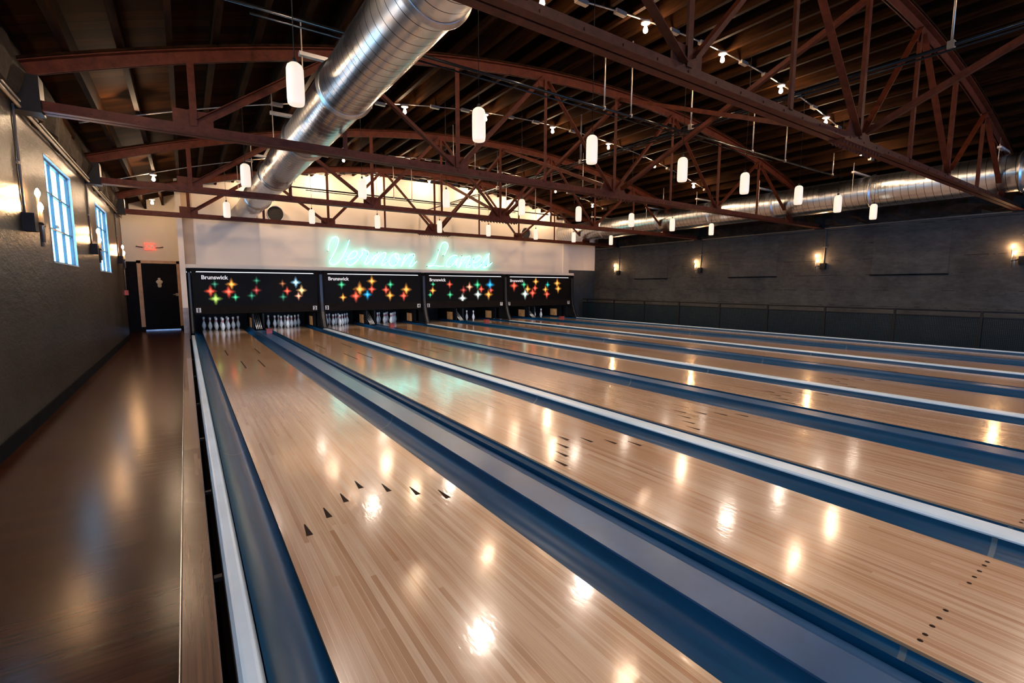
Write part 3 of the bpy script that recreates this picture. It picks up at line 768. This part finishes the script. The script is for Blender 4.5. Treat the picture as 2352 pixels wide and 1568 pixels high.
d1 = duct(1.24, 3.45, .286, [3.42, 5.0, 7.25, 9.4, 12.1, 14.9], 'large galvanised spiral duct over lane 1 running to the end wall')
d2 = duct(12.98, 3.51, .356, [4.0, 6.4, 8.6, 10.5, 12.4, 15.0], 'galvanised spiral duct high along the right wall')
js = {0: [3.42, 5.0, 7.25, 9.4, 12.1, 14.9], 1: [4.0, 6.4, 8.6, 10.5, 12.4, 15.0]}
for t, jl in ((d1, js[0]), (d2, js[1])):
    hb = [c for c in t.children if c.name.startswith('hanger_bar')]
    for c, y in zip(sorted(hb, key=lambda o: o.name), jl): c.location.y = y+.28
for x, lab in ((1.985, 'beside the large duct'), (11.05, 'in front of the right duct')):
    t = thing('wall_vent', 'round dark vent opening in the white end wall ' + lab, 'vent', (x, YW, 3.425), 'round vents in the end wall')
    b = MB(); b.lathe([(.215, 0), (.215, -.10), (.235, -.10), (.235, 0)], k=32, axis='y'); b.build('collar', M['duct_plain'], t)
    b = MB(); b.lathe([(0, -.05), (.215, -.05)], k=32, axis='y'); b.build('opening', M['hole'], t)

# ------------------------------------------------------------------ pendants
def pendant():
    t = thing('pendant_lamp', 'x', 'pendant lamp', (0, 0, 0), 'white glass pendant lamps')
    b = MB(); b.lathe([(0, .335), (.035, .333), (.058, .315), (.068, .285), (.070, .20), (.070, .05), (.066, .012), (.058, .0), (0, .004)], k=20); b.build('glass_shade', M['opal'], t)
    b = MB(); b.lathe([(0, .375), (.014, .372), (.018, .335), (0, .333)], k=10); b.build('cap', M['black_iron'], t)
    ld = bpy.data.lights.new('pendant_light', 'SPOT'); ld.energy = W_PEND; ld.color = (1, .83, .68); ld.spot_size = math.radians(158); ld.spot_blend = .7; ld.shadow_soft_size = .09
    lo = bpy.data.objects.new('pendant_light', ld); COL.objects.link(lo); lo.parent = t; lo.location = (0, 0, -.055)
    return t
P0 = pendant(); first = True
ROWN = ['front row of pendants', 'middle row of pendants', 'back row of pendants']
for ri, y in enumerate((6.2, 10.2, 14.2)):
    for li in range(8):
        loc = (LC[li], y, 2.825); lab = 'glowing white cylinder pendant lamp over lane %d, %s' % (li+1, ROWN[ri])
        if first: P0.location = loc; P0['label'] = lab; o = P0; first = False
        else: o = dup(P0, loc, lab)
        b = MB(); dj = abs((LC[li]-XL+.21) % .42-.21); top = S(LC[li], .156 if dj < .032 else .408)-2.825
        b.tube([(0, 0, .37), (0, 0, top)], .004, 5); b.build('cord', M['black_iron'], o)

for ri, y in enumerate((2.2, -1.8)):  # unseen rows added to light the near lanes
    for li in range(8):
        o = dup(P0, (LC[li], y, 2.825), 'white cylinder pendant lamp over lane %d, %s the photographer' % (li+1, ('level with', 'behind')[ri]), 'pendant lamps beyond the frame')
        b = MB(); b.tube([(0, 0, .37), (0, 0, S(LC[li], .156)-2.825)], .004, 5); b.build('cord', M['black_iron'], o)

# ------------------------------------------------------------------ bare bulbs on conduits
def lamp():
    t = thing('bare_bulb_lamp', 'x', 'ceiling lamp', (0, 0, 0), 'bare bulbs under the roof')
    b = MB(); b.lathe([(0, .085), (.060, .080), (.066, .062), (.045, .050), (.022, .045), (.020, .02)], k=16); b.build('lamp_holder', M['porcelain'], t)
    b = MB(); b.lathe([(.012, .03), (.016, .015), (.028, -.01), (.031, -.03), (.026, -.048), (.012, -.060), (0, -.062)], k=10); b.build('bulb', M['bulb'], t)
    return t
L0 = lamp(); first = True
BX = [-.75, 1.5, 3.2, 4.93, 6.68, 8.43, 10.15, 11.85]
RN = ['nearest row', 'second row', 'third row', 'farthest row at the end wall']
for ri, y in enumerate((6.3, 10.42, 14.55, 17.0)):
    for i, x in enumerate(BX):
        far_left = ri == 3 and i == 0
        loc = (-.92, 17.75, S(-.92, .02)) if far_left else (x, y, S(x, .02)); lab = 'bare glowing bulb under the roof, %s, %s from the left' % (RN[ri], ORD[i])
        if first: L0.location = loc; L0['label'] = lab; first = False
        else: dup(L0, loc, lab)
    y = (6.3, 10.42, 14.55, 17.0)[ri]
    b = MB(); pts = [(XL+.2+.25*i, y+.03, S(XL+.2+.25*i, .135)) for i in range(int((12.6-XL)/.25))]
    b.tube(pts, .011, 6)
    for i, x in enumerate(BX[1:]):
        for q in (-.45, .62):
            b.box(x+q-.09, x+q+.09, y-.0, y+.06, S(x+q, .10), S(x+q, .15))
    o = b.build('light_conduit', M['conduit']); tag(o, 'pale conduit carrying the bare bulbs, ' + RN[ri], 'conduit', 'conduits of the bare bulbs')

# a few unseen lamps added beyond the frame above the approach keep the hall evenly lit
for ri, y in enumerate((2.2, -2.0)):
    for i, x in enumerate(BX[::2]):
        dup(L0, (x, y, S(x, .02)), 'bare bulb under the roof behind the photographer, row %s, %s from the left' % (('a', 'b')[ri] == 'a' and 'nearer' or 'farther', ORD[i]), 'bare bulbs behind the photographer')

# ------------------------------------------------------------------ pipes
b = MB(); b.tube([(6.80, 1.0, 3.96), (6.80, 17.45, 3.96)], .022, 10); b.tube([(6.73, 1.0, 3.885), (6.73, 15.5, 3.885)], .012, 8)
o = b.build('sprinkler_main', M['pipe']); tag(o, 'black sprinkler main pipe running toward the neon sign wall', 'pipe')
for i, y in enumerate((3.6, 6.9, 9.6, 12.9)):
    b = MB(); b.tube([(6.80, y, 3.98), (6.80, y, S(6.80, .15))], .012, 6); b.box(6.76, 6.84, y-.03, y+.03, 3.92, 4.0)
    q = b.build('hanger', M['conduit'], o)
for i, (y, z, xa, xb) in enumerate(((6.85, 3.83, -.2, 12.4), (11.5, 3.83, -.2, 12.2), (15.2, 3.83, 1.9, 12.0))):
    b = MB(); b.tube([(xa, y, z), (xb, y, z)], .018, 8); b.tube([(xa+.5, y+.05, z-.04), (xb-3, y+.05, z-.04)], .011, 6)
    b.lathe([(0, -.05), (.03, -.045), (.035, .03), (0, .04)], (xa, y, z), 8)
    o = b.build('branch_pipe', M['pipe']); tag(o, 'thin dark branch pipe crossing over the lanes, ' + ('nearest', 'middle', 'farthest')[i], 'pipe', 'branch pipes over the lanes')
    for x in (4.75, 5.3, 8.6, 9.8, 11.9):
        b = MB(); b.tube([(x, y, z), (x, y, S(x, .15))], .010, 6); b.lathe([(0, -.02), (.022, -.015), (.022, .03), (0, .04)], (x, y, z), 8); b.build('hanger', M['conduit'], o)

# ------------------------------------------------------------------ sconces with conduit drops
def sconce(x, sg):
    t = thing('wall_sconce', 'x', 'wall lamp', (x, 8.3, 0), 'twin bulb wall sconces')
    b = MB(); b.box(min(0, sg*.09), max(0, sg*.09), -.20, -.06, 1.83, 2.0); b.build('junction_box', M['black_iron'], t)
    b = MB(); b.tube([(sg*.05, -.06, 1.93), (sg*.11, -.03, 1.92), (sg*.11, .05, 1.90)], .012, 6); b.build('arm', M['black_iron'], t)
    for (dx, dy, z0, z1) in ((.105, .0, 1.74, 2.04), (.085, .05, 1.70, 2.18)):
        b = MB(); b.tube([(sg*dx, dy, z0), (sg*dx, dy, z1)], .015, 8); p = b.build('candle_tube', M['conduit'], t)
        b = MB(); b.lathe([(.010, 0), (.014, .01), (.021, .03), (.022, .045), (.015, .068), (.005, .085), (0, .087)], (sg*dx, dy, z1), 10); b.build('bulb', M['scon'], t)
    b = MB(); b.tube([(sg*.012, -.13, 2.0), (sg*.012, -.13, 3.0)], .011, 6); b.box(min(0, sg*.02), max(0, sg*.02), -.19, -.07, 2.45, 2.47); b.build('conduit_drop', M['wallconduit'], t)
    return t
SL = ['behind the photographer', 'near the first window', 'near the second window', 'at the far corner']
for sg, x, side in ((1, XL, 'left'), (-1, XR, 'right')):
    s0 = sconce(x, sg)
    for i, y in enumerate((4.3, 8.3, 12.3, 16.2)):
        lab = ('twin bulb sconce on the left wall, ' + SL[i]) if sg == 1 else 'twin bulb sconce on the dark right wall, %s from the right edge' % ORD[i]
        if i == 0: s0.location = (x, y, 0); s0['label'] = lab
        else: dup(s0, (x, y, 0), lab)
# conduits along the walls
b = MB()
for dz, dx in ((0, .05), (.05, .05)): b.tube([(XL+dx, YB+.2, 2.99+dz), (XL+dx, 17.1, 2.99+dz)], .016, 8)
o = b.build('wall_conduit', M['wallconduit']); tag(o, 'pair of conduits along the top of the left wall', 'conduit')
b = MB(); b.tube([(XR-.04, YB+.2, 2.99), (XR-.04, 17.45, 2.99)], .016, 8)
o = b.build('wall_conduit', M['wallconduit']); tag(o, 'conduit along the top of the dark right wall', 'conduit')

# ------------------------------------------------------------------ railing by the right wall
t = thing('guard_railing', 'black steel railing between lane 8 and the right wall', 'railing', (13.9, 0, 0))
b = MB(); b.tube([(0, 1.0, .80), (0, 17.2, .80)], .020, 8); b.build('top_rail', M['black_iron'], t)
b = MB(); b.tube([(0, 1.0, .67), (0, 17.2, .67)], .016, 8); b.build('middle_rail', M['black_iron'], t)
b = MB(); b.box(-.012, .012, 1.0, 17.2, -.05, -.02); b.build('bottom_rail', M['black_iron'], t)
for i in range(10):
    y = 16.9-1.545*i
    b = MB(); b.box(-.022, .022, y-.022, y+.022, -.1, .80); b.build('post', M['black_iron'], t)
m, nt, bs = new_mat('wire_mesh')
bs.inputs['Base Color'].default_value = (.004, .014, .022, 1); bs.inputs['Roughness'].default_value = .6; bs.inputs['Specular IOR Level'].default_value = .1
gp = N(nt, 'ShaderNodeNewGeometry'); sp = N(nt, 'ShaderNodeSeparateXYZ'); nt.links.new(gp.outputs['Position'], sp.inputs[0])
fy = math_n(nt, 'LESS_THAN', math_n(nt, 'FRACT', math_n(nt, 'DIVIDE', sp.outputs[1], .03)), .45)
fz = math_n(nt, 'LESS_THAN', math_n(nt, 'FRACT', math_n(nt, 'DIVIDE', sp.outputs[2], .03)), .45)
nt.links.new(math_n(nt, 'MAXIMUM', fy, fz), bs.inputs['Alpha'])
b = MB(); b.box(-.002, .002, 1.0, 17.2, -.02, .67); b.build('mesh_panel', m, t)
